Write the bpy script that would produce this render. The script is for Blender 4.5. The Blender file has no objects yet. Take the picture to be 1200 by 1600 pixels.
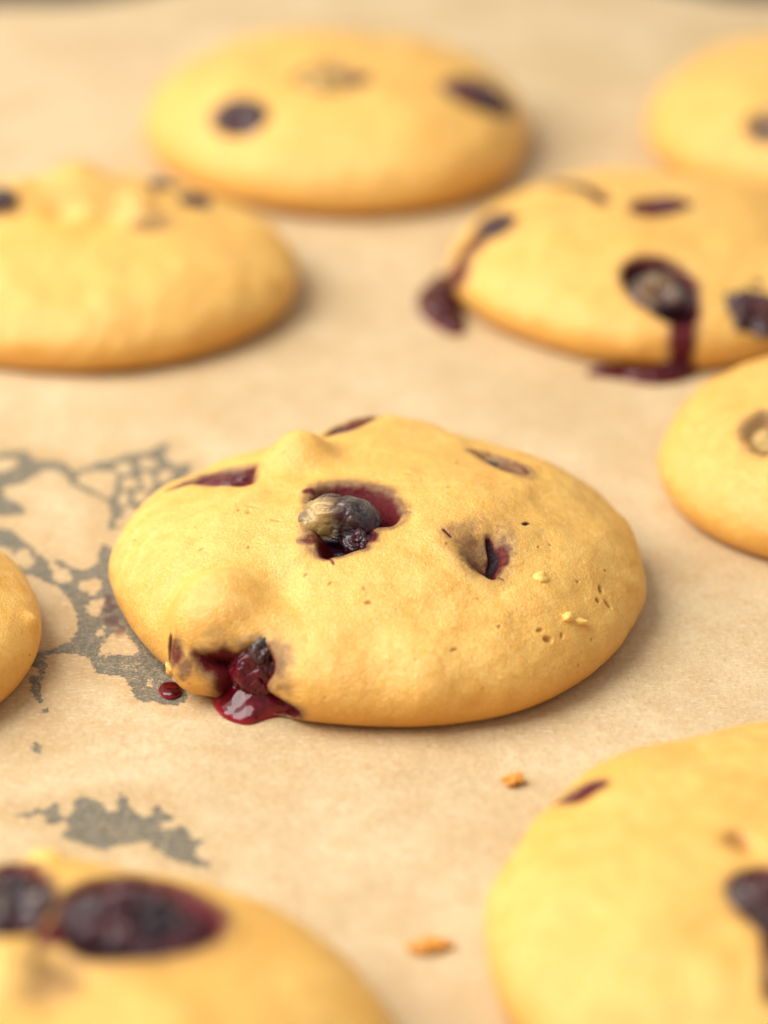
import bpy, math, random
import numpy as np
from mathutils import Vector
from mathutils.bvhtree import BVHTree

# ------------------------------------------------------------------ camera, light, exposure
CM = 0.01                                   # all modelling below is in centimetres
sc = bpy.context.scene
col = sc.collection
PITCH = math.radians(29.0); DIST = 43.0; FPX = 4340.0        # FPX: focal length in photo pixels (1200 x 1600)
CAM = np.array([0.0, -DIST*math.cos(PITCH), DIST*math.sin(PITCH)])
FWD = np.array([0.0, math.cos(PITCH), -math.sin(PITCH)])
UPV = np.array([0.0, math.sin(PITCH), math.cos(PITCH)])
cd = bpy.data.cameras.new('camera')
cam = bpy.data.objects.new('camera', cd); col.objects.link(cam)
cam.location = CAM*CM
cam.rotation_euler = (math.pi/2-PITCH, 0, 0)
cd.sensor_fit = 'VERTICAL'; cd.sensor_height = 36.0
cd.lens = 36.0*FPX/1600.0
cd.clip_start = 0.02; cd.clip_end = 20.0
cd.dof.use_dof = True
cd.dof.focus_distance = 0.388
cd.dof.aperture_fstop = 7.5
sc.camera = cam

world = bpy.data.worlds.new('World'); sc.world = world; world.use_nodes = True
bg = world.node_tree.nodes['Background']
bg.inputs['Color'].default_value = (1.0, 0.97, 0.93, 1)
bg.inputs['Strength'].default_value = 0.46

def area(name, loc, target, sx, sy, power, color):
    l = bpy.data.lights.new(name, 'AREA'); l.shape = 'RECTANGLE'
    l.size = sx*CM; l.size_y = sy*CM; l.energy = power; l.color = color
    o = bpy.data.objects.new(name, l); col.objects.link(o)
    o.location = Vector(loc)*CM
    d = Vector(target)-Vector(loc)
    o.rotation_euler = d.to_track_quat('-Z', 'Y').to_euler()
    return o
area('window_light', (-57, -3, 66), (0, 2, 0), 76, 76, 14.4, (1.0, 0.975, 0.915))
sc.view_settings.view_transform = 'Standard'
sc.view_settings.look = 'None'
sc.view_settings.exposure = 0.10
sc.view_settings.gamma = 1.0
sc.cycles.use_denoising = True
sc.cycles.max_bounces = 5
sc.cycles.adaptive_threshold = 0.02

# ------------------------------------------------------------------ numeric helpers
def ray(px, py):
    d = FWD*FPX + np.array([1.0, 0, 0])*(px-600.0) - UPV*(py-800.0)
    return d/np.linalg.norm(d)
def ground(px, py, z=0.0):
    d = ray(px, py); t = (z-CAM[2])/d[2]
    return CAM+d*t
def _hash(ix, iy, iz, seed):
    h = (ix.astype(np.uint32)*np.uint32(374761393) + iy.astype(np.uint32)*np.uint32(668265263)
         + iz.astype(np.uint32)*np.uint32(2147483647) + np.uint32((seed*974634777) & 0xffffffff))
    h = (h ^ (h >> np.uint32(13)))*np.uint32(1274126177)
    h = (h ^ (h >> np.uint32(15)))*np.uint32(2246822519)
    return ((h ^ (h >> np.uint32(16))) & np.uint32(0xffffff)).astype(np.float64)/float(0xffffff)*2-1
def vnoise(P, scale, seed=0):
    """smooth value noise, -1..1; scale = features per cm"""
    P = np.asarray(P)*scale + 137.31
    i = np.floor(P).astype(np.int64); f = P-i
    f = f*f*f*(f*(f*6-15)+10)
    x, y, z = i[:, 0], i[:, 1], i[:, 2]
    fx, fy, fz = f[:, 0], f[:, 1], f[:, 2]
    r = 0
    for dx in (0, 1):
        wx = fx if dx else 1-fx
        for dy in (0, 1):
            wy = fy if dy else 1-fy
            for dz in (0, 1):
                wz = fz if dz else 1-fz
                r = r + wx*wy*wz*_hash(x+dx, y+dy, z+dz, seed)
    return r
def fbm(P, scale, octaves=3, seed=0):
    r = 0; a = 1.0
    for k in range(octaves):
        r = r + a*vnoise(P, scale*2.03**k, seed+17*k); a *= 0.5
    return r
def sstep(a, b, x):
    t = np.clip((x-a)/(b-a), 0, 1); return t*t*(3-2*t)
def smooth_poly(pts, n=6):
    pts = np.asarray(pts, float); m = len(pts); out = []
    for i in range(m):
        p0, p1, p2, p3 = pts[i-1], pts[i], pts[(i+1) % m], pts[(i+2) % m]
        for k in range(n):
            t = k/n
            out.append(0.5*((2*p1)+(-p0+p2)*t+(2*p0-5*p1+4*p2-p3)*t*t+(-p0+3*p1-3*p2+p3)*t**3))
    return np.array(out)
def sdf_poly(Q, poly):
    """signed distance of Q (n,2) to polygon, negative inside"""
    d2 = np.full(len(Q), 1e9); inside = np.zeros(len(Q), bool)
    m = len(poly); x, y = Q[:, 0], Q[:, 1]
    for i in range(m):
        a = poly[i]; b = poly[(i+1) % m]; e = b-a
        L = e@e
        if L < 1e-14: continue
        t = np.clip(((x-a[0])*e[0]+(y-a[1])*e[1])/L, 0, 1)
        dx = x-a[0]-t*e[0]; dy = y-a[1]-t*e[1]
        d2 = np.minimum(d2, dx*dx+dy*dy)
        c = (a[1] > y) != (b[1] > y)
        if e[1] != 0:
            inside ^= c & (x < a[0]+(y-a[1])*e[0]/e[1])
    d = np.sqrt(d2)
    return np.where(inside, -d, d)
def sdf_path(Q, path):
    """unsigned distance to an open polyline, and the position 0..1 along it"""
    d2 = np.full(len(Q), 1e9); pos = np.zeros(len(Q))
    m = len(path)-1
    for i in range(m):
        a = path[i]; b = path[i+1]; e = b-a; L = max(e@e, 1e-12)
        t = np.clip(((Q-a)@e)/L, 0, 1)
        dd = ((Q-a-t[:, None]*e)**2).sum(1)
        k = dd < d2
        d2[k] = dd[k]; pos[k] = (i+t[k])/m
    return np.sqrt(d2), pos
def make_mesh(name, V, F, mat, parent=None, attrs=None, loc=None, smooth=True):
    """V in cm; F (n,4) or (n,3) or list of such arrays"""
    Fs = F if isinstance(F, list) else [F]
    me = bpy.data.meshes.new(name)
    V = np.asarray(V, float)
    me.vertices.add(len(V)); me.vertices.foreach_set('co', (V*CM).astype(np.float32).ravel())
    Fs = [np.asarray(f, np.int32) for f in Fs if len(f)]
    nl = sum(f.size for f in Fs); npoly = sum(len(f) for f in Fs)
    me.loops.add(nl); me.polygons.add(npoly)
    me.loops.foreach_set('vertex_index', np.concatenate([f.ravel() for f in Fs]))
    st = []; s = 0
    for f in Fs:
        st.append(s+np.arange(len(f))*f.shape[1]); s += f.size
    me.polygons.foreach_set('loop_start', np.concatenate(st).astype(np.int32))
    me.update(calc_edges=True); me.validate()
    me.polygons.foreach_set('use_smooth', np.full(len(me.polygons), smooth))
    for k, a in (attrs or {}).items():
        at = me.attributes.new(k, 'FLOAT', 'POINT'); at.data.foreach_set('value', np.asarray(a, np.float32))
    me.materials.append(mat)
    o = bpy.data.objects.new(name, me); col.objects.link(o)
    if parent is not None: o.parent = parent
    if loc is not None: o.location = Vector([float(c) for c in loc])*CM
    return o
def tag(o, label, cat=None, group=None, kind=None):
    if label: o['label'] = label
    if cat: o['category'] = cat
    if group: o['group'] = group
    if kind: o['kind'] = kind
    return o
def grid_faces(n, m):
    i, j = np.meshgrid(np.arange(n-1), np.arange(m-1), indexing='ij')
    a = (i*m+j).ravel()
    return np.stack([a, a+m, a+m+1, a+1], 1)

# ------------------------------------------------------------------ materials
class NT:
    def __init__(s, name):
        s.m = bpy.data.materials.new(name); s.m.use_nodes = True
        s.t = s.m.node_tree; s.b = s.t.nodes['Principled BSDF']
        s.co = s.t.nodes.new('ShaderNodeTexCoord').outputs['Object']
    def n(s, typ, **kw):
        x = s.t.nodes.new(typ)
        for k, v in kw.items(): setattr(x, k, v)
        return x
    def set(s, sock, v):
        if hasattr(v, 'node'): s.t.links.new(v, sock)
        elif isinstance(v, (tuple, list)) and len(v) == 3 and sock.type == 'RGBA': sock.default_value = (*v, 1)
        else: sock.default_value = v
    def noise(s, scale, detail=3, rough=0.55, dist=0.0, vec=None):
        x = s.n('ShaderNodeTexNoise'); s.set(x.inputs['Vector'], vec or s.co)
        x.inputs['Scale'].default_value = scale; x.inputs['Detail'].default_value = detail
        x.inputs['Roughness'].default_value = rough; x.inputs['Distortion'].default_value = dist
        return x.outputs['Fac']
    def voro(s, scale, feature='F1', rand=1.0, vec=None, out='Distance'):
        x = s.n('ShaderNodeTexVoronoi', feature=feature); s.set(x.inputs['Vector'], vec or s.co)
        x.inputs['Scale'].default_value = scale; x.inputs['Randomness'].default_value = rand
        return x.outputs[out]
    def ramp(s, v, a, b, lo=0.0, hi=1.0):
        x = s.n('ShaderNodeMapRange', interpolation_type='SMOOTHSTEP'); s.set(x.inputs[0], v)
        for k, q in zip((1, 2, 3, 4), (a, b, lo, hi)): x.inputs[k].default_value = q
        return x.outputs[0]
    def mix(s, f, a, b, mode='MIX'):
        x = s.n('ShaderNodeMix', data_type='RGBA', blend_type=mode)
        s.set(x.inputs[0], f); s.set(x.inputs[6], a); s.set(x.inputs[7], b)
        return x.outputs[2]
    def math(s, op, a, b=0.0, c=0.0):
        x = s.n('ShaderNodeMath', operation=op)
        s.set(x.inputs[0], a); s.set(x.inputs[1], b); s.set(x.inputs[2], c)
        return x.outputs[0]
    def attr(s, name):
        x = s.n('ShaderNodeAttribute'); x.attribute_name = name; return x.outputs['Fac']
    def bump(s, h, dist, strength=1.0, prev=None):
        x = s.n('ShaderNodeBump'); s.set(x.inputs['Height'], h)
        x.inputs['Distance'].default_value = dist; x.inputs['Strength'].default_value = strength
        if prev is not None: s.t.links.new(prev, x.inputs['Normal'])
        return x.outputs['Normal']
    def scaled(s, sx, sy, sz):
        x = s.n('ShaderNodeMapping'); s.t.links.new(s.co, x.inputs['Vector'])
        x.inputs['Scale'].default_value = (sx, sy, sz); return x.outputs['Vector']
    def out(s, **kw):
        for k, v in kw.items(): s.set(s.b.inputs[k], v)
        return s.m

def dough_material():
    t = NT('dough')
    big = t.noise(70, 3); mid = t.noise(420, 3, 0.6); fine = t.noise(2600, 3, 0.65); grain = t.noise(7000, 2, 0.6)
    c = t.mix(t.ramp(big, 0.38, 0.62), (0.81, 0.436, 0.080), (0.86, 0.518, 0.122))
    c = t.mix(t.math('MULTIPLY', t.ramp(mid, 0.38, 0.68), 0.75), c, (0.77, 0.395, 0.060))
    c = t.mix(t.math('MULTIPLY', t.ramp(fine, 0.46, 0.68), 0.55), c, (0.93, 0.64, 0.24))
    c = t.mix(t.math('MULTIPLY', t.ramp(grain, 0.52, 0.68), 0.40), c, (0.60, 0.285, 0.05))
    c = t.mix(t.math('MULTIPLY', t.ramp(t.noise(135, 3, 0.6), 0.50, 0.72), 0.5), c, (0.76, 0.345, 0.045))
    # flecks of citrus zest
    z = t.voro(330); zm = t.ramp(z, 0.05, 0.17, 1, 0)
    zsel = t.ramp(t.voro(330, out='Color'), 0.62, 0.66)
    zm = t.math('MULTIPLY', t.math('MULTIPLY', zm, zsel), 0.6)
    c = t.mix(zm, c, (0.88, 0.44, 0.02))
    # golden browning towards the foot
    c = t.mix(t.math('MULTIPLY', t.attr('bake'), 0.75), c, (0.66, 0.29, 0.035))
    c = t.mix(t.math('MULTIPLY', t.attr('pale'), 0.8), c, (0.94, 0.66, 0.20))
    # tiny pores
    pw = t.n('ShaderNodeVectorMath', operation='ADD'); t.t.links.new(t.co, pw.inputs[0])
    nn = t.n('ShaderNodeTexNoise'); t.t.links.new(t.co, nn.inputs['Vector']); nn.inputs['Scale'].default_value = 900
    sc_ = t.n('ShaderNodeVectorMath', operation='SCALE'); t.t.links.new(nn.outputs['Color'], sc_.inputs[0]); sc_.inputs['Scale'].default_value = 0.0009
    t.t.links.new(sc_.outputs[0], pw.inputs[1])
    pv = t.voro(430, vec=pw.outputs[0]); psel = t.ramp(t.voro(430, vec=pw.outputs[0], out='Color'), 0.66, 0.69)
    pore = t.math('MULTIPLY', t.ramp(pv, 0.05, 0.13, 1, 0), psel)
    pore = t.math('MULTIPLY', pore, t.ramp(t.noise(160, 2), 0.42, 0.6))
    pall = t.math('MAXIMUM', t.math('MULTIPLY', pore, 0.75), t.attr('pore'))
    c = t.mix(pall, c, (0.42, 0.16, 0.02))
    # juice soaking in: mauve-brown halo, maroon, near black
    j = t.attr('juice')
    j = t.math('MULTIPLY', j, t.ramp(t.math('ADD', t.noise(260, 3, 0.65), t.ramp(j, 0.45, 0.7, 0, 0.5)), 0.30, 0.62, 0.70, 1.05))
    jn = t.math('ADD', j, t.math('MULTIPLY', t.math('SUBTRACT', t.noise(1300, 3, 0.7), 0.5), t.ramp(j, 0.02, 0.3, 0, 0.42)))
    c = t.mix(t.ramp(jn, 0.02, 0.50, 0, 0.85), c, (0.135, 0.060, 0.040))
    c = t.mix(t.ramp(jn, 0.44, 0.70), c, (0.110, 0.007, 0.010))
    c = t.mix(t.ramp(jn, 0.78, 1.0), c, (0.018, 0.004, 0.008))
    wet = t.attr('wet')
    rough = t.math('SUBTRACT', t.ramp(fine, 0.3, 0.7, 0.27, 0.43), t.math('MULTIPLY', wet, 0.30))
    h = t.math('ADD', t.math('MULTIPLY', fine, 0.6), t.math('MULTIPLY', grain, 0.25))
    h = t.math('SUBTRACT', h, t.math('MULTIPLY', pore, 0.9))
    n = t.bump(h, 0.00030, 1.0)
    n = t.bump(mid, 0.0005, 0.5, n)
    return t.out(**{'Base Color': c, 'Roughness': rough, 'Normal': n, 'Specular IOR Level': t.ramp(j, 0.1, 0.7, 0.6, 0.16),
        'Subsurface Weight': t.ramp(j, 0.15, 0.6, 0.22, 0.03), 'Subsurface Radius': (0.0028, 0.0014, 0.0005), 'Subsurface Scale': 1.0})
def berry_material():
    t = NT('blueberry')
    a = t.noise(330, 4, 0.6); f = t.noise(1500, 4, 0.65, 1.0)
    c = t.mix(t.ramp(a, 0.4, 0.65), (0.010, 0.006, 0.013), (0.045, 0.006, 0.014))
    c = t.mix(t.math('MULTIPLY', t.ramp(f, 0.5, 0.75), 0.5), c, (0.060, 0.045, 0.055))
    r = t.attr('red'); c = t.mix(r, c, (0.13, 0.006, 0.012))
    g = t.attr('grey'); c = t.mix(g, c, t.mix(t.ramp(f, 0.35, 0.70), (0.070, 0.053, 0.048), (0.24, 0.185, 0.135)))
    s = t.attr('smear'); c = t.mix(s, c, (0.70, 0.45, 0.13))
    n = t.bump(f, 0.00022, 0.7); n = t.bump(a, 0.0010, 0.6, n)
    return t.out(**{'Base Color': c, 'Roughness': t.ramp(f, 0.3, 0.7, 0.10, 0.32), 'Normal': n,
        'Specular IOR Level': 0.28, 'Coat Weight': 0.40, 'Coat Roughness': 0.05})
def juice_material():
    t = NT('juice')
    th = t.attr('thick'); f = t.noise(420, 3)
    c = t.mix(t.ramp(th, 0.0, 0.55), (0.27, 0.002, 0.016), (0.095, 0.0008, 0.006))
    c = t.mix(t.math('MULTIPLY', t.ramp(f, 0.45, 0.7), t.ramp(th, 0.3, 0.9)), c, (0.028, 0.003, 0.007))
    c = t.mix(t.attr('baked'), c, (0.030, 0.003, 0.006))
    p = t.attr('pulp'); c = t.mix(t.math('MULTIPLY', p, t.ramp(t.noise(1100, 3), 0.35, 0.7)), c, (0.28, 0.012, 0.036))
    n = t.bump(t.noise(330, 1), 0.0022, 0.6)
    return t.out(**{'Base Color': c, 'Roughness': 0.07, 'Normal': n, 'Specular IOR Level': 0.32,
        'Coat Weight': 0.2, 'Coat Roughness': 0.03})
def crumb_material(name, c1, c2):
    t = NT(name); f = t.noise(900, 3)
    return t.out(**{'Base Color': t.mix(f, c1, c2), 'Roughness': 0.5, 'Normal': t.bump(f, 0.0004, 0.8),
        'Subsurface Weight': 0.2, 'Subsurface Radius': (0.002, 0.001, 0.0004), 'Subsurface Scale': 1.0})
def paper_material():
    t = NT('baking_paper')
    blot = t.noise(38, 4, 0.6); mid = t.noise(190, 3, 0.6)
    fib = t.noise(1, 3, 0.6, 0.4, vec=t.scaled(1900, 900, 900)); fib2 = t.noise(1, 2, 0.6, 0.6, vec=t.scaled(1000, 2600, 900))
    fine = t.noise(5200, 2, 0.6)
    c = t.mix(t.ramp(blot, 0.35, 0.68), (0.54, 0.390, 0.210), (0.645, 0.495, 0.295))
    c = t.mix(t.math('MULTIPLY', t.ramp(mid, 0.42, 0.70), 0.50), c, (0.53, 0.35, 0.170))
    damp = t.math('MULTIPLY', t.ramp(t.math('ADD', t.attr('soak'), t.math('MULTIPLY', t.math('SUBTRACT', t.noise(120, 3), 0.5), 0.9)), 0.0, 0.48, 0.55, 0), 1.0)
    c = t.mix(damp, c, (0.45, 0.285, 0.125))
    c = t.mix(t.math('MULTIPLY', t.ramp(fib, 0.48, 0.70), 0.50), c, (0.46, 0.28, 0.115))
    c = t.mix(t.math('MULTIPLY', t.ramp(fib2, 0.50, 0.72), 0.48), c, (0.80, 0.63, 0.42))
    c = t.mix(t.math('MULTIPLY', t.ramp(fine, 0.5, 0.72), 0.22), c, (0.42, 0.25, 0.10))
    # soaked patches where the dark tray shows through the paper
    edge = t.math('MULTIPLY', t.math('SUBTRACT', t.noise(900, 4, 0.7), 0.5), 0.30)
    sd = t.math('ADD', t.attr('soak'), edge)
    m = t.ramp(sd, -0.008, 0.016, 1, 0)
    spk = t.ramp(t.noise(3000, 2, 0.7), 0.55, 0.64)
    spk = t.math('MULTIPLY', spk, t.ramp(t.noise(500, 2), 0.30, 0.62, 0.15, 0.8))
    g = t.mix(t.ramp(t.noise(1500, 3), 0.3, 0.7), (0.128, 0.112, 0.083), (0.200, 0.174, 0.128))
    g = t.mix(spk, g, (0.52, 0.37, 0.19))
    c = t.mix(m, c, g)
    c = t.mix(t.ramp(t.attr('purple'), 0.1, 0.9), c, (0.085, 0.030, 0.034))
    h = t.math('ADD', t.math('MULTIPLY', fib, 0.6), t.math('MULTIPLY', fib2, 0.5))
    n = t.bump(h, 0.00016, 0.7); n = t.bump(mid, 0.0007, 0.5, n)
    return t.out(**{'Base Color': c, 'Roughness': t.math('SUBTRACT', 0.58, t.math('MULTIPLY', m, 0.12)), 'Normal': n, 'Specular IOR Level': 0.35})
def tray_material():
    t = NT('tray_metal'); f = t.noise(60, 3); s = t.noise(2500, 2)
    return t.out(**{'Base Color': t.mix(f, (0.050, 0.038, 0.028), (0.085, 0.064, 0.046)), 'Roughness': t.ramp(s, 0.3, 0.7, 0.35, 0.55), 'Metallic': 0.3})
M_DOUGH = dough_material(); M_BERRY = berry_material(); M_JUICE = juice_material()
M_PAPER = paper_material(); M_TRAY = tray_material()
M_ZEST = crumb_material('zest', (0.84, 0.45, 0.07), (0.92, 0.60, 0.18))
M_CRUMB = crumb_material('crumb', (0.62, 0.22, 0.02), (0.78, 0.36, 0.06))

# ------------------------------------------------------------------ baking tray and paper
def box_arr(x0, x1, y0, y1, z0, z1):
    V = np.array([[x, y, z] for x in (x0, x1) for y in (y0, y1) for z in (z0, z1)])
    F = np.array([[0, 1, 3, 2], [4, 6, 7, 5], [0, 4, 5, 1], [2, 3, 7, 6], [0, 2, 6, 4], [1, 5, 7, 3]])
    return V, F
PY1 = ground(600, -32)[1]           # back edge of the paper
tray = bpy.data.objects.new('baking_tray', None); col.objects.link(tray)
tag(tray, 'dark metal baking tray underneath the baking paper', 'baking tray')
V, F = box_arr(-21, 21, -15, PY1+3.6, -0.42, -0.22)
make_mesh('tray_floor', V, F, M_TRAY, tray, smooth=False)
for x0, x1, y0, y1 in ((-21.4, -21, -15.4, PY1+4.0), (21, 21.4, -15.4, PY1+4.0), (-21, 21, -15.4, -15), (-21, 21, PY1+3.6, PY1+4.0)):
    V, F = box_arr(x0, x1, y0, y1, -0.42, 1.1)
    make_mesh('rim', V, F, M_TRAY, tray, smooth=False)

SOAK_OUT = [
 [(0,728),(-14,712),(10,704),(45,702),(52,716),(75,716),(105,722),(112,733),(135,728),(150,720),(175,716),(200,708),(215,706),(240,700),(262,688),(258,715),(280,725),(297,722),(294,740),(262,790),(240,850),(240,930),(260,980),(275,1020),(275,1040),(285,1060),(291,1088),(270,1099),(245,1093),(215,1090),(207,1078),(198,1062),(190,1053),(175,1054),(160,1050),(148,1047),(147,1038),(140,1028),(122,1020),(95,1019),(78,1021),(70,1028),(72,1045),(65,1060),(62,1075),(65,1090),(62,1098),(55,1090),(48,1070),(44,1060),(48,1055),(60,1054),(63,1045),(55,1040),(44,1036),(30,1010),(0,900),(-40,860),(-60,800),(-40,740)],
 [(66,1106),(74,1104),(75,1110),(68,1111)],
 [(46,1165),(52,1163),(55,1157),(58,1162),(64,1163),(61,1172),(50,1172)],
 [(30,1270),(45,1267),(60,1261),(72,1263),(78,1252),(88,1250),(92,1262),(100,1274),(115,1268),(118,1245),(140,1242),(155,1250),(165,1262),(183,1263),(184,1238),(190,1235),(200,1248),(215,1268),(230,1272),(240,1262),(243,1252),(258,1265),(272,1272),(258,1280),(248,1282),(255,1292),(272,1290),(280,1284),(292,1287),(298,1305),(315,1308),(312,1318),(306,1322),(312,1338),(330,1352),(290,1345),(262,1336),(240,1318),(225,1308),(205,1314),(185,1315),(160,1325),(148,1318),(125,1315),(95,1303),(110,1290),(100,1280),(75,1285),(70,1272),(55,1268),(40,1275)],
]
SOAK_HOLE = [
 [(5,770),(12,757),(40,752),(60,738),(72,730),(90,733),(105,742),(108,752),(125,762),(150,772),(165,780),(173,795),(172,812),(165,825),(175,825),(205,822),(192,842),(178,856),(166,848),(160,850),(155,868),(150,880),(130,888),(112,885),(100,876),(88,872),(78,876),(70,868),(55,860),(45,848),(30,838),(18,827),(0,822),(-70,822),(-70,802),(0,803),(30,800),(40,795),(30,785),(20,778),(5,776)],
 [(-60,714),(0,715),(25,715),(28,724),(15,732),(0,735),(-60,735)],
 [(122,742),(135,735),(165,733),(182,738),(180,755),(172,775),(160,772),(150,765),(135,758),(122,750)],
 [(183,722),(200,722),(203,735),(190,738),(182,732)],
 [(220,715),(240,716),(245,728),(225,730),(215,722)],
 [(195,745),(210,748),(218,758),(200,762),(190,755)],
 [(222,735),(240,742),(238,760),(228,765),(222,752)],
 [(188,768),(200,770),(198,785),(190,788),(185,778)],
 [(210,768),(230,768),(228,780),(212,782)],
 [(195,792),(210,790),(212,800),(200,806),(192,802)],
 [(180,808),(205,805),(214,812),(200,819),(178,818)],
 [(250,735),(270,735),(262,750),(250,752)],
 [(-50,850),(0,850),(12,855),(22,862),(30,855),(42,853),(48,865),(48,880),(40,885),(30,880),(20,875),(0,868),(-50,866)],
 [(75,873),(85,875),(95,885),(108,890),(113,900),(108,908),(88,908),(82,895)],
 [(125,905),(140,905),(150,900),(160,912),(155,922),(145,928),(132,922),(125,915)],
 [(135,945),(150,935),(163,935),(160,950),(150,960),(140,958)],
 [(30,897),(50,895),(75,908),(95,918),(110,938),(118,955),(121,975),(115,993),(100,1003),(80,1012),(60,1016),(50,1017),(20,960),(20,920)],
 [(155,1012),(165,1000),(178,985),(190,978),(205,1000),(218,1017),(190,1022),(170,1020),(160,1025)],
 [(153,982),(162,977),(163,985),(155,994),(150,990)],
 [(230,1058),(238,1062),(236,1070),(230,1066)],
 [(268,1048),(285,1062),(284,1084),(276,1070)],
 [(193,1035),(202,1037),(199,1042),(194,1040)],
]
def gpoly(px): return np.array([ground(x, y)[:2] for x, y in px])
def paper():
    x0 = ground(-80, 850)[0]; x1 = ground(340, 1200)[0]
    ya = ground(0, 1370)[1]; yb = ground(0, 680)[1]
    xs = np.unique(np.round(np.concatenate([np.arange(-17.5, 17.6, 0.14), np.arange(x0, x1, 0.035)]), 4))
    ys = np.unique(np.round(np.concatenate([np.arange(-13, PY1, 0.14), np.arange(ya, yb, 0.045), [PY1]]), 4))
    X, Y = np.meshgrid(xs, ys, indexing='ij')
    P = np.stack([X.ravel(), Y.ravel(), np.zeros(X.size)], 1)
    Q = P[:, :2]
    soak = np.full(len(P), 0.5)
    box = (Q[:, 0] > x0-.3) & (Q[:, 0] < x1+.3) & (Q[:, 1] > ya-.3) & (Q[:, 1] < yb+.3)
    q = Q[box]; s = np.full(len(q), 9.0)
    for p in SOAK_OUT: s = np.minimum(s, sdf_poly(q, smooth_poly(gpoly(p), 2)))
    for p in SOAK_HOLE: s = np.maximum(s, -sdf_poly(q, smooth_poly(gpoly(p), 2))+0.004)
    soak[box] = np.clip(s, -0.5, 0.5)
    pur = np.zeros(len(P))
    for (px, py, r) in ((172, 950, .16), (176, 968, .14), (186, 985, .10), (168, 935, .10)):
        g = ground(px, py)[:2]
        d = np.linalg.norm((Q-g)/np.array([r, r*1.9]), axis=1) + 0.5*vnoise(P, 9, 3)
        pur = np.maximum(pur, 0.62*sstep(1.5, 0.2, d))
    z = 0.034*fbm(P*[1, .8, 1], 0.22, 2, 5) + 0.006*fbm(P, 1.1, 2, 9)
    # creases pressed into the sheet
    rng = random.Random(4)
    for k in range(16):
        a = rng.uniform(0, math.pi); c = np.array([rng.uniform(-12, 12), rng.uniform(-8, PY1)])
        nrm = np.array([-math.sin(a), math.cos(a)]); tg = np.array([math.cos(a), math.sin(a)])
        d = (Q-c)@nrm + 0.5*vnoise(P, 0.3, k); l = (Q-c)@tg
        z = z + 0.020*rng.choice((-1, 1))*np.exp(-(d/0.25)**2)*np.exp(-(l/3.5)**2)
    z = z - 0.03
    z = z + 0.02*sstep(PY1-4, PY1, Q[:, 1])*(vnoise(P, 0.35, 21)) 
    P[:, 2] = z
    # ragged back edge: dips away at both sides
    e = sstep(PY1-5.0, PY1, Q[:, 1])
    P[:, 1] += e*(0.05*vnoise(np.stack([Q[:, 0], 0*Q[:, 0], 0*Q[:, 0]], 1), 0.5, 31) - 1.75*sstep(3.6, 7.6, -Q[:, 0]) - 1.60*sstep(5.2, 8.6, Q[:, 0]))
    o = make_mesh('baking_paper', P, grid_faces(len(xs), len(ys))[:, ::-1], M_PAPER, attrs={'soak': soak, 'purple': pur})
    # a real sheet has two sides
    md = o.modifiers.new('thickness', 'SOLIDIFY'); md.thickness = 0.00008; md.offset = -1
    tag(o, 'brown baking paper with grey soaked patches, spread under all the cookies', 'baking paper')
    return o
paper()

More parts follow.
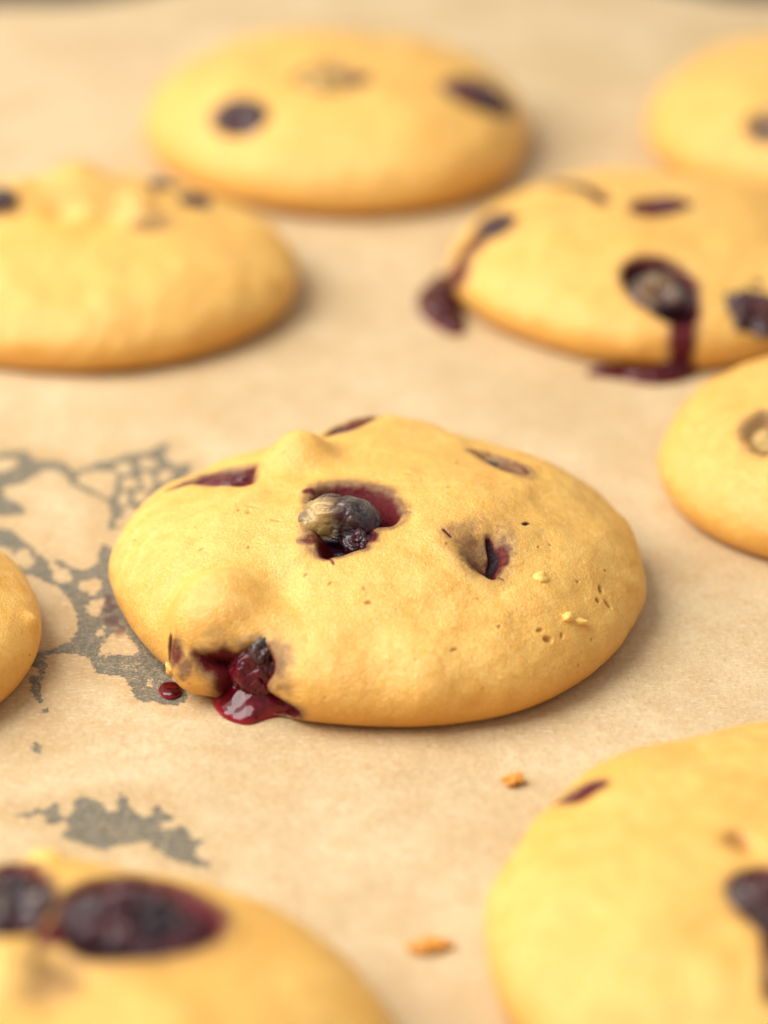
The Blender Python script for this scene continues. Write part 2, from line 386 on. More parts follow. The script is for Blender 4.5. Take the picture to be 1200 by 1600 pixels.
# ------------------------------------------------------------------ cookie builder
class Cookie:
    def __init__(s, label, center_px, rx, ry, H, N=220, seed=1, n=2.15, z0=0.42, tuck=0.085, wob=0.03, rot=0.0, outline=None, tilt=(0, 0), lump=1.0):
        s.seed = seed; s.H = H; s.z0 = z0; s.N = N; s.lump = lump; s.tilt = tilt
        if outline is not None:
            g = np.array([ground(x, y, z0)[:2] for x, y in outline])
            s.c = np.array([(g[:, 0].max()+g[:, 0].min())/2, (g[:, 1].max()+g[:, 1].min())/2])
            sp = smooth_poly(g, 8)-s.c
            th = np.arctan2(sp[:, 1], sp[:, 0]); r = np.hypot(sp[:, 0], sp[:, 1])
            k = np.argsort(th); th = th[k]; r = r[k]
            tt = np.linspace(-math.pi, math.pi, 361)
            rr = np.interp(tt, np.concatenate([th-2*math.pi, th, th+2*math.pi]), np.tile(r, 3))
            ker = np.hanning(17); ker /= ker.sum()
            rr = np.convolve(np.concatenate([rr[-20:-1], rr, rr[1:20]]), ker, 'same')[19:-19]
            s.Rf = lambda t: np.interp(t, tt, rr)
            s.Rm = rr.mean()
        else:
            s.c = ground(*center_px, z0)[:2]
            rng = random.Random(seed); ph = [rng.uniform(0, 6.28) for _ in range(4)]
            def Rf(t):
                e = rx*ry/np.sqrt((ry*np.cos(t-rot))**2+(rx*np.sin(t-rot))**2)
                w = sum(wob/(k+1)*np.cos((k+2)*t+ph[k]) for k in range(4))
                return e*(1+w)
            s.Rf = Rf; s.Rm = (rx+ry)/2
        # profile: superellipse dome, then a tucked foot; parametrised by arc length
        ph_ = np.linspace(0, math.pi/2, 400)
        pr = np.sin(ph_)**(2/n); pz = z0/1.0 + (H-z0)*np.cos(ph_)**(2/n)
        ps = np.linspace(0, math.pi/2, 120)[1:]
        fr = 1-tuck*(1-np.cos(ps)); fz = z0*(1-np.sin(ps))
        r = np.concatenate([pr, fr]); z = np.concatenate([pz, fz])
        L = np.concatenate([[0], np.cumsum(np.hypot(np.diff(r)*s.Rm, np.diff(z)))])
        s.L = L[-1]; s.pl = L/L[-1]; s.pr = r; s.pz = z
        s.root = bpy.data.objects.new('cookie', None); col.objects.link(s.root)
        s.root.location = (s.c[0]*CM, s.c[1]*CM, 0)
        tag(s.root, label, 'cookie', 'blueberry cookies on the baking paper')
        s.feats = []
        # coarse copy for locating features on the dome
        uv, P = s.surface(90)
        F = grid_faces(90, 90)
        s._uv = uv; s._P = P
        T = np.concatenate([F[:, [0, 1, 2]], F[:, [0, 2, 3]]]); s._T = T
        s.bvh = BVHTree.FromPolygons([Vector(p) for p in P], [tuple(int(i) for i in t) for t in T])
    def surface(s, N):
        a = np.linspace(-1, 1, N); A, B = np.meshgrid(a, a, indexing='ij'); A = A.ravel(); B = B.ravel()
        u = A*np.sqrt(1-B*B/2); v = B*np.sqrt(1-A*A/2)
        uv = np.stack([u, v], 1)
        return uv*s.L, s.base(uv*s.L)
    def base(s, uv):
        u, v = uv[:, 0]/s.L, uv[:, 1]/s.L
        t = np.minimum(np.hypot(u, v), 1); th = np.arctan2(v, u)
        r = np.interp(t, s.pl, s.pr)*s.Rf(th); z = np.interp(t, s.pl, s.pz)
        x = r*np.cos(th); y = r*np.sin(th)
        w = 1 + (s.tilt[0]*x + s.tilt[1]*y)/s.Rm
        z = np.where(z > s.z0, s.z0+(z-s.z0)*w, z)
        return np.stack([x+s.c[0], y+s.c[1], z], 1)
    def normal(s, uv, e=0.02):
        p1 = s.base(uv+[e, 0]); p2 = s.base(uv-[e, 0]); p3 = s.base(uv+[0, e]); p4 = s.base(uv-[0, e])
        n = np.cross(p1-p2, p3-p4)
        return n/np.maximum(np.linalg.norm(n, axis=1), 1e-9)[:, None]
    def pick(s, px, py):
        d = ray(px, py)
        loc, nrm, fi, dist = s.bvh.ray_cast(Vector(CAM), Vector(d))
        if loc is None:                         # just off the silhouette: nearest point on the dome
            best = None
            for t in np.linspace(25, 75, 200):
                l2, n2, f2, ds = s.bvh.find_nearest(Vector(CAM+d*t))
                if best is None or ds < best[0]: best = (ds, l2, f2)
            loc, fi = best[1], best[2]
        ia, ib, ic = s._T[fi]
        a, b, c = s._P[ia], s._P[ib], s._P[ic]; p = np.array(loc)
        v0, v1, v2 = b-a, c-a, p-a
        d00, d01, d11, d20, d21 = v0@v0, v0@v1, v1@v1, v2@v0, v2@v1
        den = d00*d11-d01*d01
        w1 = (d11*d20-d01*d21)/den; w2 = (d00*d21-d01*d20)/den
        return s._uv[ia]*(1-w1-w2)+s._uv[ib]*w1+s._uv[ic]*w2
    def frame(s, px, py, depth=0.0):
        """point on the dome under a pixel, sunk by depth, with its normal; in the cookie's own space"""
        uv = s.pick(px, py)[None]
        n = s.normal(uv)[0]; p = s.base(uv)[0]-n*depth
        return p-np.array([s.c[0], s.c[1], 0]), n
    # features ----------------------------------------------------
    def bump(s, px, py, r, h, ry=None, rot=0, pw=1.0, juice=0, pale=0):
        s.feats.append(('bump', s.pick(px, py), r, ry or r, rot, h, pw, juice, pale))
    def crater(s, pts, depth, wall=0.14, juice=1.0, halo=0.18, halo_j=0.35, wet=0.8, rim=0.0, sm=5, ragged=0.045, slope=None):
        s.feats.append(('crater', smooth_poly([s.pick(*p) for p in pts], sm), depth, wall, juice, halo, halo_j, wet, rim, ragged, slope))
    def stain(s, px, py, r, ry=None, rot=0, j=0.4, wet=0.0):
        s.feats.append(('stain', s.pick(px, py), r, ry or r, rot, j, wet))
    def path(s, pts, w0, w1, depth, juice=0.9, wet=1.0, halo=0.08, pore=0.0):
        s.feats.append(('path', np.array([s.pick(*p) for p in pts]), w0, w1, depth, juice, wet, halo, pore))
    def pit(s, px, py, r, ry, rot, depth, dark=0.9):
        s.feats.append(('pit', s.pick(px, py), r, ry, rot, depth, dark))
    def build(s):
        uv, P = s.surface(s.N)
        nrm = s.normal(uv)
        nrm[:, 2] = np.maximum(nrm[:, 2], 0.03); nrm /= np.linalg.norm(nrm, axis=1)[:, None]
        n = len(P); d = np.zeros(n); juice = np.zeros(n); wet = np.zeros(n); pore = np.zeros(n); pale = np.zeros(n)
        t = np.hypot(uv[:, 0], uv[:, 1])/s.L
        foot = sstep(1.0, 0.86, t)
        LP = P-np.array([s.c[0], s.c[1], 0])
        d += s.lump*foot*(0.085*vnoise(LP, 0.55, s.seed)+0.055*vnoise(LP, 1.1, s.seed+1)+0.034*vnoise(LP, 2.3, s.seed+2)+0.012*vnoise(LP, 4.1, s.seed+12))
        d += foot*(0.005*vnoise(LP, 5.5, s.seed+3)+0.0028*vnoise(LP, 12, s.seed+4))
        jag = vnoise(LP, 4.5, s.seed+6)+0.6*vnoise(LP, 11, s.seed+7)
        jl = vnoise(LP, 2.2, s.seed+8)
        for f in s.feats:
            k = f[0]
            if k in ('bump', 'stain', 'pit'):
                c, r, ry, rot = f[1], f[2], f[3], f[4]
                m = 3.2*max(r, ry)
                ix = np.nonzero((np.abs(uv[:, 0]-c[0]) < m) & (np.abs(uv[:, 1]-c[1]) < m))[0]
                q = uv[ix]-c; cs, sn = math.cos(rot), math.sin(rot)
                a = (q[:, 0]*cs+q[:, 1]*sn)/r; b = (-q[:, 0]*sn+q[:, 1]*cs)/ry
                R2 = a*a+b*b
                if k == 'bump':
                    g = np.exp(-R2**f[6]); d[ix] += f[5]*g
                    juice[ix] = np.maximum(juice[ix], f[7]*g); pale[ix] = np.maximum(pale[ix], f[8]*g)
                elif k == 'stain':
                    g = sstep(1.25, 0.25, np.sqrt(R2)+0.22*jag[ix])
                    juice[ix] = np.maximum(juice[ix], f[5]*g); wet[ix] = np.maximum(wet[ix], f[6]*g)
                else:
                    g = sstep(1.2, 0.5, np.sqrt(R2)+0.2*vnoise(LP[ix], 25, s.seed+9))
                    d[ix] -= f[5]*g; pore[ix] = np.maximum(pore[ix], f[6]*g)
            elif k == 'crater':
                _, poly, depth, wall, jv, halo, hj, wt, rim, rag, slope = f
                m = 0.8
                lo = poly.min(0)-m; hi = poly.max(0)+m
                idx = np.nonzero((uv[:, 0] > lo[0]) & (uv[:, 0] < hi[0]) & (uv[:, 1] > lo[1]) & (uv[:, 1] < hi[1]))[0]
                sd = sdf_poly(uv[idx], poly)+rag*jl[idx]
                ins = sstep(-0.05, wall+0.03, -sd)
                k_ = 1.0
                if slope is not None:
                    pr_ = uv[idx]@np.array(slope[:2])/math.hypot(*slope[:2]); pp = poly@np.array(slope[:2])/math.hypot(*slope[:2])
                    k_ = slope[2]+(1-slope[2])*sstep(pp.min(), pp.max()-0.05, pr_)
                    jv = hj+(jv-hj)*k_**1.5
                d[idx] -= depth*ins*k_*(1+0.12*jag[idx]*ins)
                if rim: d[idx] += rim*np.exp(-((sd-0.10)/0.12)**2)
                hw = halo*np.clip(1.0+0.9*vnoise(LP[idx], 1.7, s.seed+23), 0.15, 2)
                jj = np.where(sd < 0.06, hj+(jv-hj)*sstep(-0.06, 0.10, -sd+0.03*jag[idx]), hj*np.clip(1-(sd-0.06)/hw, 0, 1)**1.3)
                juice[idx] = np.maximum(juice[idx], jj); wet[idx] = np.maximum(wet[idx], wt*sstep(0.03, -0.06, sd))
            elif k == 'path':
                _, pth, w0, w1, depth, jv, wt, halo, pr_ = f
                lo = pth.min(0)-0.6; hi = pth.max(0)+0.6
                ix = np.nonzero((uv[:, 0] > lo[0]) & (uv[:, 0] < hi[0]) & (uv[:, 1] > lo[1]) & (uv[:, 1] < hi[1]))[0]
                dd, pos = sdf_path(uv[ix], pth)
                w = w0+(w1-w0)*pos; dd = dd+w*(0.16*jag[ix]+0.30*jl[ix])
                g = sstep(1.0, 0.35, dd/w)
                d[ix] -= depth*g
                if jv: juice[ix] = np.maximum(juice[ix], np.maximum(jv*g, 0.4*sstep(w+halo, w*0.6, dd)))
                wet[ix] = np.maximum(wet[ix], wt*g); pore[ix] = np.maximum(pore[ix], pr_*g)
        V = LP+nrm*d[:, None]; s.uvf = uv; s.df = d
        V[:, 2] = np.maximum(V[:, 2], -0.02)
        bake = np.clip(sstep(0.75, 0.0, V[:, 2])*0.9+0.22*vnoise(LP, 0.8, s.seed+11), 0, 1)
        # close the underside
        N = s.N; I = np.arange(N*N).reshape(N, N)
        ring = np.concatenate([I[:-1, 0], I[-1, :-1], I[1:, -1][::-1], I[0, 1:][::-1]])
        c0 = len(V); V = np.vstack([V, [[0, 0, -0.02]]])
        F = grid_faces(N, N)
        T = np.stack([np.full(len(ring), c0), np.roll(ring, -1), ring], 1)
        at = {'juice': juice, 'wet': wet, 'pore': pore, 'pale': pale, 'bake': bake}
        at = {k: np.append(a, 0) for k, a in at.items()}
        s.dough = make_mesh('dough', V, [F, T], M_DOUGH, s.root, at)
        return s.dough
    # parts ------------------------------------------------------------
    def berry(s, px, py, r, depth, flat=0.75, ry=None, spin=0.0, seed=1, wr=0.20, dent=0.25, dent_dir=None, dent_w=(0.72, 0.97), oct=3, fold=0.10, sm_w=(0.25, 0.85), lift=False, red=0.25, grey=0.22, smear=0.0, smear_dir=(0, 0, 1), sub=5, label=None, calyx=False):
        p, nn = s.frame(px, py, depth)
        if lift:
            k = np.argmin(((s.uvf-s.pick(px, py))**2).sum(1)); p = p+nn*max(0, s.df[k])
        V, F = ico(sub)
        S = V.copy()
        nz = fbm(V+seed*3.7, 1.6, oct, seed); rid = np.abs(vnoise(V+seed, 2.6, seed+5))
        rr = 1+wr*nz-wr*0.9*(1-rid)**4
        dd = np.array(dent_dir if dent_dir is not None else (0.2, -0.5, 0.85)); dd = dd/np.linalg.norm(dd)
        ca = V@dd
        rr = rr-fold*(1-np.abs(vnoise(V*[1, 1.7, 1]+seed*2.1, 2.4, seed+3)))**7
        rr = rr-dent*sstep(dent_w[0], dent_w[1], ca)
        V = V*rr[:, None]*np.array([r, ry or r, r*flat])
        cs, sn = math.cos(spin), math.sin(spin)
        V = np.stack([V[:, 0]*cs-V[:, 1]*sn, V[:, 0]*sn+V[:, 1]*cs, V[:, 2]], 1)
        z = nn; x = np.cross([0, 1, 0], z); x /= np.linalg.norm(x); y = np.cross(z, x)
        W = V[:, :1]*x+V[:, 1:2]*y+V[:, 2:]*z
        n2 = vnoise(S+seed*1.3, 2.2, seed+9)
        sd = np.array(smear_dir, float); sd /= np.linalg.norm(sd)
        at = {'red': np.clip(red+0.35*n2, 0, 1)*(red > 0), 'grey': np.clip(grey*(0.7+1.1*nz), 0, 1)*sstep(-0.25, 0.45, S[:, 2]+0.4*S[:, 1]+0.25*n2),
              'smear': np.clip(smear*sstep(sm_w[0], sm_w[1], S@sd+0.35*n2), 0, 1)}
        o = make_mesh('blueberry', W, F, M_BERRY, s.root, at, loc=p)
        if label: o['label'] = label
        return o
_ico = {}
def ico(sub):
    if sub not in _ico:
        import bmesh
        bm = bmesh.new(); bmesh.ops.create_icosphere(bm, subdivisions=sub, radius=1.0)
        _ico[sub] = (np.array([v.co[:] for v in bm.verts]), np.array([[v.index for v in f.verts] for f in bm.faces])); bm.free()
    V, F = _ico[sub]; return V.copy(), F.copy()
def pool(name, pts, parent=None, h=0.10, center=None, rise=None, z0=-0.02, nr=40, nt=200, seed=1, pulp=None, baked=0.0):
    """a puddle of juice with a rounded edge; pts are its outline on the paper"""
    g = smooth_poly(gpoly(pts), 10)
    c = g.mean(0) if center is None else ground(*center)[:2]
    d = g-c; th = np.arctan2(d[:, 1], d[:, 0]); r = np.hypot(d[:, 0], d[:, 1])
    k = np.argsort(th); th, r = th[k], r[k]
    t = np.linspace(-math.pi, math.pi, nt, endpoint=False)
    R = np.interp(t, np.concatenate([th-2*math.pi, th, th+2*math.pi]), np.tile(r, 3))
    V = [[0, 0, 0]]; q = [0.0]
    for i in range(1, nr+1):
        f = 1-(1-i/nr)**1.6
        V += [[f*R[j]*math.cos(t[j]), f*R[j]*math.sin(t[j]), 0] for j in range(nt)]; q += [f]*nt
    V = np.array(V); q = np.array(q)
    e = np.sqrt(np.maximum(0, 1-q**5))
    z = h*e*(1+0.25*vnoise(V+seed, 3.5, seed))
    if rise is not None:
        for (px, py, zz, hh, rr_) in rise:
            b = ground(px, py, zz)[:2]-c
            z = z+hh*np.exp(-((V[:, 0]-b[0])**2+(V[:, 1]-b[1])**2)/rr_**2)*e
    pl = np.zeros(len(V))
    if pulp is not None:
        for (px, py, zz, rr_) in pulp:
            b = ground(px, py, zz)[:2]-c
            pl = np.maximum(pl, np.exp(-((V[:, 0]-b[0])**2+(V[:, 1]-b[1])**2)/rr_**2))
    V[:, 2] = z+z0
    F4 = []; T3 = [[0, 1+j, 1+(j+1) % nt] for j in range(nt)]
    for i in range(nr-1):
        a = 1+i*nt; b = a+nt
        F4 += [[a+j, b+j, b+(j+1) % nt, a+(j+1) % nt] for j in range(nt)]
    loc = np.array([c[0], c[1], 0])
    if parent is not None: loc = loc-np.array(parent.location)/CM
    thick = np.clip(e*1.0-0.15, 0, 1)
    return make_mesh(name, V, [np.array(F4), np.array(T3)], M_JUICE, parent, {'thick': thick, 'pulp': pl, 'baked': np.full(len(V), baked)}, loc=loc)
def lump(name, loc, r, mat, parent=None, seed=1, sx=1.0, sy=1.0, sz=0.7, rough=0.3, sub=3):
    V, F = ico(sub)
    V = V*(1+rough*fbm(V+seed, 1.3, 3, seed))[:, None]*np.array([sx, sy, sz])*r
    return make_mesh(name, V, F, mat, parent, loc=loc)

# ------------------------------------------------------------------ the cookie in focus
A = Cookie('plump cookie in sharp focus, burst blueberry leaking juice onto the paper at its front', None, 4, 4, 1.86, N=560, seed=3, n=2.0, z0=0.42,
    outline=[(172,880),(188,945),(238,1005),(308,1050),(385,1082),(480,1102),(640,1111),(780,1096),(880,1062),(962,1002),(1006,943),(1012,905),(985,850),(920,795),(820,750),(700,712),(590,698),(460,728),(330,768),(225,812)],
    tilt=(0.02, 0.03), lump=0.8)
A.bump(470, 716, 0.46, 0.44, 0.44, pw=1.15)
A.bump(590, 660, 0.9, 0.10)
A.bump(338, 955, 0.66, 0.42, 0.55, pw=1.5)
A.bump(430, 905, 0.30, -0.13, 0.55, rot=0.5)
A.bump(302, 1056, 0.34, 0.24, 0.42, pw=1.2)
A.bump(505, 1045, 0.4, 0.07); A.bump(590, 1060, 0.35, -0.05, .6); A.bump(660, 1040, 0.45, 0.06); A.bump(420, 840, .4, -.05, .3); A.bump(600, 900, .6, .04); A.bump(720, 960, 0.7, -0.05, 0.4); A.bump(620, 930, 0.5, -0.04)
A.bump(300, 860, 0.7, 0.06); A.bump(720, 770, 0.6, 0.05); A.bump(900, 860, 0.5, 0.04)
HOLE = [(484,784),(490,763),(520,753),(560,755),(597,766),(620,784),(627,800),(614,815),(588,826),(578,842),(572,854),(545,858),(520,864),(503,860),(496,838),(486,812)]
A.bump(548, 812, 1.0, -0.07)
A.crater(HOLE, 0.44, wall=0.24, juice=0.74, halo=0.20, halo_j=0.42, wet=0.7, rim=0.0)
A.stain(562, 836, 0.36, 0.26, j=0.97, wet=0.8); A.stain(486, 842, 0.24, 0.16, j=0.58); A.stain(482, 806, .26, .30, j=.30, wet=.8); A.bump(482, 800, .22, .05)
A.stain(484, 768, 0.12, 0.10, j=0.75, wet=.5)
A.path([(500,862),(517,868),(521,876)], 0.05, 0.02, 0.012, juice=0.62, wet=0.3, halo=0.03)
A.crater([(698,834),(722,824),(750,820),(782,826),(798,848),(796,872),(782,897),(762,894),(736,880),(712,858)], 0.28, wall=0.30, juice=0.66, halo=0.30, halo_j=0.28, wet=0.15, slope=(0.25, -1, 0.10), rim=0.02)
A.stain(752, 852, .52, .44, j=.40); A.stain(785, 862, .22, .38, j=.62, wet=.3)
A.stain(766, 886, .20, .16, j=.95, wet=.2)
A.path([(764,838),(769,846),(777,858),(774,874),(770,892)], 0.05, 0.12, 0.07, juice=1.0, wet=0.3, halo=0.18)
A.path([(693,829),(705,838)], 0.03, 0.02, 0.02, juice=0.75, wet=0.5, halo=0.02)
A.path([(818,822),(824,818)], 0.03, 0.03, 0.03, juice=0.9, wet=0.3, halo=0.02)
A.path([(783,895),(790,899)], 0.03, 0.02, 0.02, juice=0.6, wet=0.2, halo=0.02)
A.crater([(264,768),(290,752),(330,738),(370,730),(402,730),(398,746),(380,756),(345,755),(300,759)], 0.10, wall=0.10, juice=0.68, halo=0.04, halo_j=0.30, wet=0.35)
A.crater([(508,684),(530,668),(560,660),(598,654),(588,662),(560,674),(530,684)], 0.10, wall=0.10, juice=0.66, halo=0.05, halo_j=0.30, wet=0.3)
A.crater([(735,704),(760,706),(790,720),(828,748),(800,745),(765,726)], 0.10, wall=0.12, juice=0.5, halo=0.12, halo_j=0.3, wet=0.3)
A.path([(738,704),(765,708),(800,724),(825,745)], 0.05, 0.04, 0.08, juice=0.85, wet=0.6)
# burst berry at the front
A.crater([(318,1022),(345,1022),(378,1014),(400,1006),(420,1010),(430,1030),(430,1052),(420,1075),(440,1094),(468,1116),(450,1135),(400,1140),(340,1130),(340,1100),(340,1060),(325,1040)], 0.55, wall=0.22, juice=0.80, halo=0.14, halo_j=0.38, wet=0.9)
A.stain(297, 1020, 0.24, 0.26, j=0.60, wet=0.7)
A.path([(279,1030),(280,1014),(285,1000)], .06, .05, .04, juice=.85, wet=.9, halo=.05)
A.stain(306, 1040, 0.30, 0.24, j=0.44); A.stain(430, 1040, 0.36, 0.60, j=0.40); A.stain(400, 1003, 0.24, 0.14, j=0.42); A.stain(350, 1000, 0.3, 0.16, j=0.22)
A.stain(340, 945, 0.45, 0.35, j=0.10); A.stain(430, 900, 0.35, 0.5, j=0.09)
rng = random.Random(11)
for (px, py, r, ry, rot, dp) in [(943,917,.045,.09,.2,.05),(939,935,.045,.05,.3,.05),(955,942,.085,.04,-.5,.06),(860,995,.075,.055,0,.07),(848,980,.06,.04,.6,.03),(882,990,.03,.06,.2,.02),
        (395,796,.11,.018,-.4,.03),(432,815,.10,.018,-.5,.03),(318,865,.05,.02,.6,.02),(714,726,.06,.02,1.2,.02),(640,745,.09,.018,-.4,.02),(660,755,.05,.015,-.2,.02),(710,1013,.07,.02,.5,.03),
        (476,890,.05,.02,.8,.02),(515,905,.06,.02,.9,.02),(700,770,.03,.02,.3,.02),(860,850,.03,.02,.3,.02),(575,940,.06,.03,.2,.03),(640,800,.04,.015,-.4,.02),(905,905,.03,.02,.3,.02)]:
    A.pit(px, py, r, ry, rot, dp*0.8, 0.8)
for k in range(32):
    px = rng.uniform(230, 980); py = rng.uniform(700, 1090)
    r = rng.uniform(.015, .04); A.pit(px, py, r, r*rng.uniform(.4, .9), rng.uniform(0, 3), .02, rng.uniform(.3, .7))
A.bump(995, 925, 0.12, -0.03, 0.10)
A.build()
bb = A.berry(528, 808, 0.66, 0.27, flat=0.82, ry=0.58, spin=-0.35, seed=4, wr=0.07, oct=2, fold=0.07, dent=0.45, dent_dir=(0.25, -0.95, 0.20), dent_w=(0.50, 0.92), red=0.08, grey=0.75, smear=0.62, smear_dir=(-0.80, -0.40, 0.42), sm_w=(0.45, 1.1), sub=6, label='shrivelled blueberry with a dough smeared skin sitting in the open hole')
ca = A.berry(557, 838, 0.22, 0.10, flat=0.7, seed=9, wr=0.12, oct=1, fold=.25, dent=0.3, red=0.10, grey=0.1, sub=5)
ca.name = 'calyx'; ca.location = ca.location-bb.location; ca.parent = bb
A.berry(345, 745, 0.42, 0.14, flat=0.30, ry=0.26, seed=12, wr=0.12, dent=0.1, red=0.9)
A.berry(556, 668, 0.42, 0.12, flat=0.35, ry=0.24, seed=14, wr=0.12, dent=0.1, red=0.7)
A.berry(785, 722, 0.38, 0.16, flat=0.35, ry=0.24, seed=15, wr=0.15, dent=0.2, red=0.1, grey=0.7)
pu = A.berry(380, 1040, 0.40, 0.40, flat=0.9, seed=18, wr=0.07, oct=1, fold=.10, dent=0.15, red=1.0, grey=0.0, sub=6, label='burst blueberry pulp bulging out of the torn front')
pv_ = np.zeros(len(pu.data.vertices))
for nm, val in (('thick', 0.8), ('pulp', 0.30), ('baked', 0.25)):
    pu.data.attributes.new(nm, 'FLOAT', 'POINT').data.foreach_set('value', (pv_+val).astype(np.float32))
pu.data.materials[0] = M_JUICE; pu.name = 'berry_pulp'
A.berry(404, 1010, 0.21, 0.12, flat=0.8, seed=22, wr=0.15, oct=2, dent=0.2, red=0.1)
pool('juice', [(330,1088),(334,1102),(348,1118),(370,1128),(392,1130),(418,1122),(445,1117),(474,1114),(480,1100),(445,1070),(400,1045),(360,1040),(335,1065)], A.root, h=0.12, center=(392,1092),
     rise=[(392,1062,0.3,0.46,0.34),(412,1085,0.2,0.16,0.25),(448,1104,0.1,0.14,0.22)], seed=3, pulp=[(402,1082,0.3,0.16),(385,1060,0.4,0.15)])
p, nn = A.frame(889, 964, 0.02); lump('zest', p, 0.065, M_ZEST, A.root, 3, 1.1, 1.0, 1.0)
p, nn = A.frame(908, 970, 0.05); lump('zest', p, 0.08, M_ZEST, A.root, 5, 1.6, .8, .7)
p, nn = A.frame(846, 899, 0.07); lump('zest', p, 0.10, M_ZEST, A.root, 8, 1.2, 1.0, .8)
p, nn = A.frame(270, 1040, -0.03); lump('dough_drip', p, 0.10, M_DOUGH, A.root, 9, 0.8, 1.4, 1.0)

# ------------------------------------------------------------------ the cookies around it
B = Cookie('out of focus cookie farthest back, three separate blueberry spots on its dome', (530, 202), 3.84, 3.75, 1.95, seed=21, tilt=(0.0, 0.1), lump=0.7)
B.crater([(332,185),(350,162),(385,155),(415,168),(418,185),(395,202),(360,205)], 0.12, wall=.15, juice=.9, halo=.1, halo_j=.3)
B.crater([(455,122),(480,100),(530,95),(570,108),(575,128),(545,140),(500,142)], 0.14, wall=.2, juice=.36, halo=.1, halo_j=.2)
B.crater([(690,135),(720,118),(755,122),(785,150),(800,175),(775,178),(735,165)], 0.14, wall=.15, juice=.66, halo=.1, halo_j=.3)
B.build()
B.berry(376, 182, 0.54, 0.10, flat=.6, seed=31, red=.3, wr=.22)
B.berry(505, 122, 0.50, 0.20, flat=.55, ry=.4, seed=32, grey=1, smear=.8, sm_w=(0.1,.7))
B.berry(566, 124, 0.26, 0.08, flat=.55, seed=33, red=.1)
B.berry(770, 152, 0.48, 0.10, flat=.5, seed=34, red=.35, grey=.2)
B.berry(722, 140, 0.40, 0.12, flat=.45, seed=35, red=1, grey=.3)

C = Cookie('tall lumpy cookie cut by the left edge behind, knobbly peak dotted with dark berries', (126, 424), 3.92, 3.45, 1.58, seed=41, n=2.05, tilt=(-0.02, 0.05), lump=0.8)
C.bump(120, 305, 0.60, 0.62, 0.6, pw=1.2); C.bump(58, 312, .34, .22); C.bump(172, 316, .30, .20); C.bump(30, 318, .26, .16); C.bump(215, 325, .28, .12); C.bump(105, 330, .3, -.10); C.bump(5, 325, 0.5, 0.28); C.bump(90, 330, .3, -.12); C.bump(150, 340, .3, -.10); C.bump(205, 320, .3, .14); C.bump(300, 400, .6, .08); C.bump(220, 400, .5, -.06); C.bump(380, 380, .5, -.06)
C.bump(185, 335, 0.4, -0.14); C.bump(240, 300, 0.6, 0.05)
C.crater([(200,345),(225,335),(260,340),(262,355),(230,362)], .08, wall=.15, juice=.36, halo=.15, halo_j=.25)
C.stain(105, 275, .35, .3, j=.35); C.stain(165, 300, .2, .4, j=.35); C.stain(190, 430, .18, .14, j=.25); C.stain(8, 335, .3, .4, j=.6)
C.build()
C.berry(250, 298, 0.34, 0.06, lift=True, flat=.45, seed=51, red=.05)
C.berry(305, 316, 0.38, 0.06, lift=True, flat=.45, seed=52, red=.05)
C.berry(100, 285, 0.32, 0.10, lift=True, flat=.6, seed=53, grey=.7)
C.berry(-2, 330, 0.40, 0.08, lift=True, flat=.6, seed=54, red=.1)
C.berry(232, 350, 0.26, 0.20, flat=.5, seed=55, grey=.9, smear=.4)

D = Cookie('cookie at the back right with two dark juice trails running down to the paper', (1022, 416), 3.7, 3.45, 1.5, seed=61, tilt=(0.0, 0.05), lump=0.7)
D.crater([(970,420),(995,400),(1040,402),(1080,426),(1094,462),(1088,500),(1060,508),(1030,496),(1000,474),(976,447)], .30, wall=.2, juice=.92, halo=.1, halo_j=.35, wet=.9)
D.path([(1070,490),(1066,520),(1060,555),(1058,580)], .25, .38, -.015, juice=.80, wet=1, halo=.14)
D.crater([(745,365),(765,338),(795,335),(800,352),(775,372)], .12, wall=.12, juice=.8, halo=.1, halo_j=.3)
D.path([(775,358),(748,378),(728,402),(718,430),(702,470)], .22, .42, -.015, juice=.76, wet=1, halo=.16)
D.crater([(985,325),(1010,310),(1060,312),(1080,322),(1050,335),(1005,338)], .12, wall=.12, juice=.75, halo=.1, halo_j=.3)
D.path([(865,290),(905,292),(935,302),(948,314)], .16, .18, .06, juice=.95, wet=.4)
D.crater([(1140,480),(1160,460),(1195,462),(1215,485),(1200,512),(1160,508)], .2, wall=.2, juice=.9, halo=.1, halo_j=.3)
D.stain(1185, 438, .16, .14, j=.6)
D.build()
D.berry(1022, 450, 0.50, 0.16, flat=.7, seed=71, grey=.55, smear=.2, wr=.2)
D.berry(1078, 462, 0.20, 0.14, flat=.7, seed=72, red=.05)
D.berry(778, 352, 0.38, 0.08, flat=.5, seed=73, grey=.25)
D.berry(1048, 320, 0.36, 0.06, flat=.5, seed=74, red=.7)
D.berry(1000, 325, 0.30, 0.20, flat=.5, seed=75, grey=.95, smear=.4)
D.berry(905, 292, 0.26, 0.06, flat=.4, seed=78, red=.1)
D.berry(1178, 487, 0.52, 0.10, flat=.6, seed=76, grey=.2)
pool('juice', [(650,470),(664,448),(695,432),(716,465),(726,514),(705,522),(678,508),(658,492)], D.root, h=0.20, seed=5, baked=.55)
pool('juice', [(915,584),(950,578),(1000,572),(1050,560),(1090,570),(1092,582),(1060,596),(1020,600),(970,592)], D.root, h=0.16, seed=6, baked=.55, rise=[(1058,574,0.1,0.18,0.25)])

E = Cookie('blurred cookie in the far right corner with one berry spot at the frame edge', (1312, 198), 4.0, 3.9, 1.85, seed=81, lump=0.6)
E.crater([(1165,195),(1180,178),(1210,172),(1235,190),(1230,215),(1195,225),(1170,212)], .12, wall=.2, juice=.5, halo=.1, halo_j=.3)
E.build(); E.berry(1198, 200, 0.42, 0.22, flat=.5, seed=83, red=.3, grey=.8)

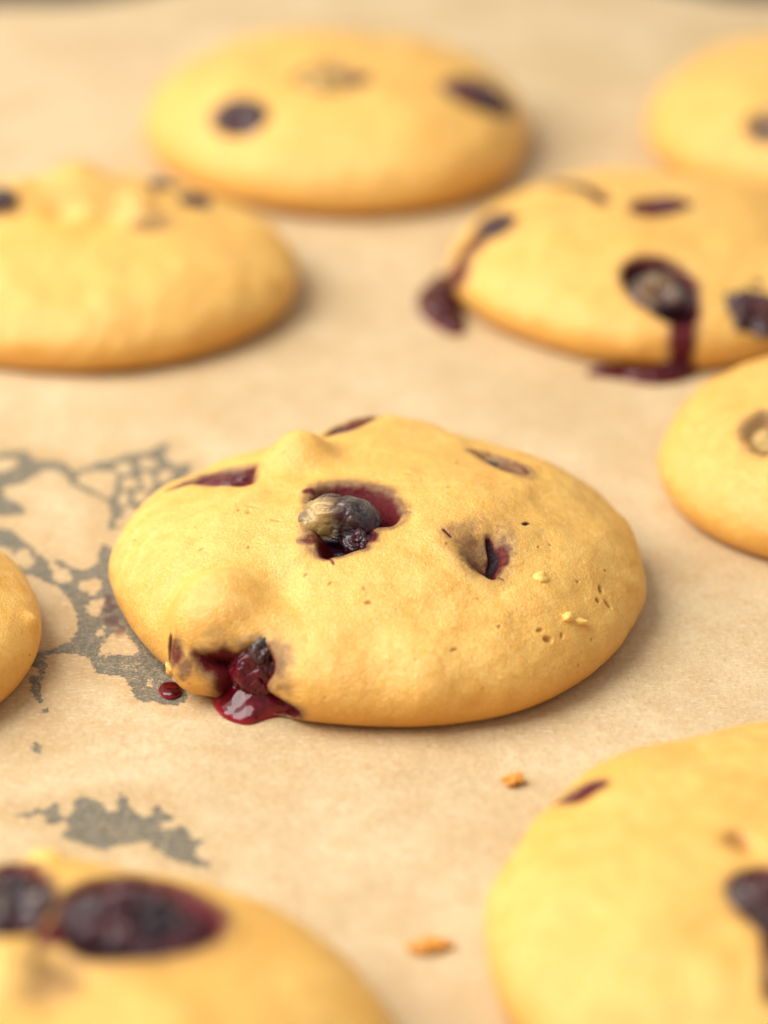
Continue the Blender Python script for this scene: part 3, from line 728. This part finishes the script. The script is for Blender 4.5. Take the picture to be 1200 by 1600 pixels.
G = Cookie('pale cookie cut by the right edge beside the focused one, wrinkled grey berry on top', (1436, 720), 4.05, 3.4, 1.6, N=260, seed=91, lump=0.6)
G.crater([(1160,680),(1170,655),(1195,640),(1225,648),(1230,690),(1200,715),(1172,705)], .16, wall=.2, juice=.40, halo=.2, halo_j=.25)
G.build(); G.berry(1198, 680, 0.46, 0.32, flat=.6, seed=93, grey=.95, smear=.7, wr=.22)
p, nn = G.frame(1197, 722, 0.03); lump('zest', p, 0.07, M_CRUMB, G.root, 4)

K = Cookie('large blurred cookie in the bottom right corner, maroon slit on its far rim', (1268, 1455), 4.0, 3.85, 1.62, N=300, seed=101, n=2.2, lump=0.8)
K.crater([(868,1256),(885,1244),(915,1232),(948,1226),(940,1236),(905,1250)], .08, wall=.06, juice=.80, halo=.04, halo_j=.4, ragged=.01)
K.crater([(1140,1395),(1150,1370),(1185,1355),(1225,1365),(1240,1400),(1230,1450),(1200,1458),(1165,1430)], .25, wall=.2, juice=.9, halo=.12, halo_j=.3)
K.path([(1205,1450),(1203,1500),(1206,1560)], .12, .10, .03, juice=.85, wet=.8)
K.bump(1165, 1330, .3, -.10)
K.pit(1150, 1308, .16, .16, 0, .08, .9); K.pit(1165, 1318, .10, .12, 0, .05, .7)
K.build(); K.berry(1200, 1406, 0.52, 0.20, flat=.7, seed=103, red=.1, grey=.25)

J = Cookie('out of focus cookie in the bottom left corner with one big glossy berry', (62, 1722), 4.0, 3.9, 1.8, N=300, seed=111, n=2.2, lump=0.7)
J.crater([(95,1455),(110,1410),(150,1385),(220,1375),(290,1388),(340,1420),(352,1455),(325,1480),(270,1492),(190,1500),(125,1495)], .30, wall=.25, juice=.85, halo=.16, halo_j=.5, wet=.8, rim=.04)
J.crater([(-40,1400),(-10,1360),(40,1350),(75,1375),(85,1420),(60,1465),(10,1475),(-30,1450)], .25, wall=.2, juice=.8, halo=.12, halo_j=.35)
J.stain(88, 1470, .30, .35, j=.8, wet=.5); J.stain(80, 1530, .50, .70, j=.34); J.bump(85, 1520, .35, -.10, .6)
J.bump(20, 1510, .45, .12, pale=.3)
J.build()
J.berry(208, 1440, 0.92, 0.30, flat=.72, ry=.56, seed=121, red=.25, grey=.1, wr=.12, dent=.15, fold=.12, sub=6, label='big glossy dark blueberry')
J.berry(10, 1412, 0.66, 0.16, flat=.75, seed=122, grey=.35, red=.1, wr=.2)
p, nn = J.frame(72, 1348, -0.02); lump('zest', p, 0.16, M_ZEST, J.root, 6, 1.3, 1, .9)

Hc = Cookie('plain golden cookie cut by the left edge with a small nub on its side', (-396, 985), 4.15, 3.5, 1.6, N=260, seed=131, lump=0.5)
Hc.bump(48, 972, .12, .09)
Hc.build()

# ------------------------------------------------------------------ loose bits on the paper
tag(pool('juice_drop', [(248,1079),(252,1070),(263,1066),(275,1067),(283,1075),(282,1084),(270,1090),(256,1088)], None, h=0.065, nr=24, nt=80, seed=9), 'small crimson juice drop on the paper at the focused cookie', 'juice drop')
def crumb(px, py, r, lab, seed, sx=1.3):
    g = ground(px, py)
    o = lump('crumb', (g[0], g[1], 0.02), r, M_CRUMB, None, seed, sx, 1.0, .55, rough=.75, sub=4)
    tag(o, lab, 'crumb', 'orange crumbs on the paper')
crumb(803, 1221, 0.08, 'small orange crumb on the paper between the focused and bottom right cookies', 3)
crumb(686, 1478, 0.105, 'larger orange crumb on the paper, nearer one between the two front cookies', 7, 1.4)
crumb(655, 1484, 0.09, 'pale orange crumb fragment touching the left of the nearest crumb', 12, 1.6)
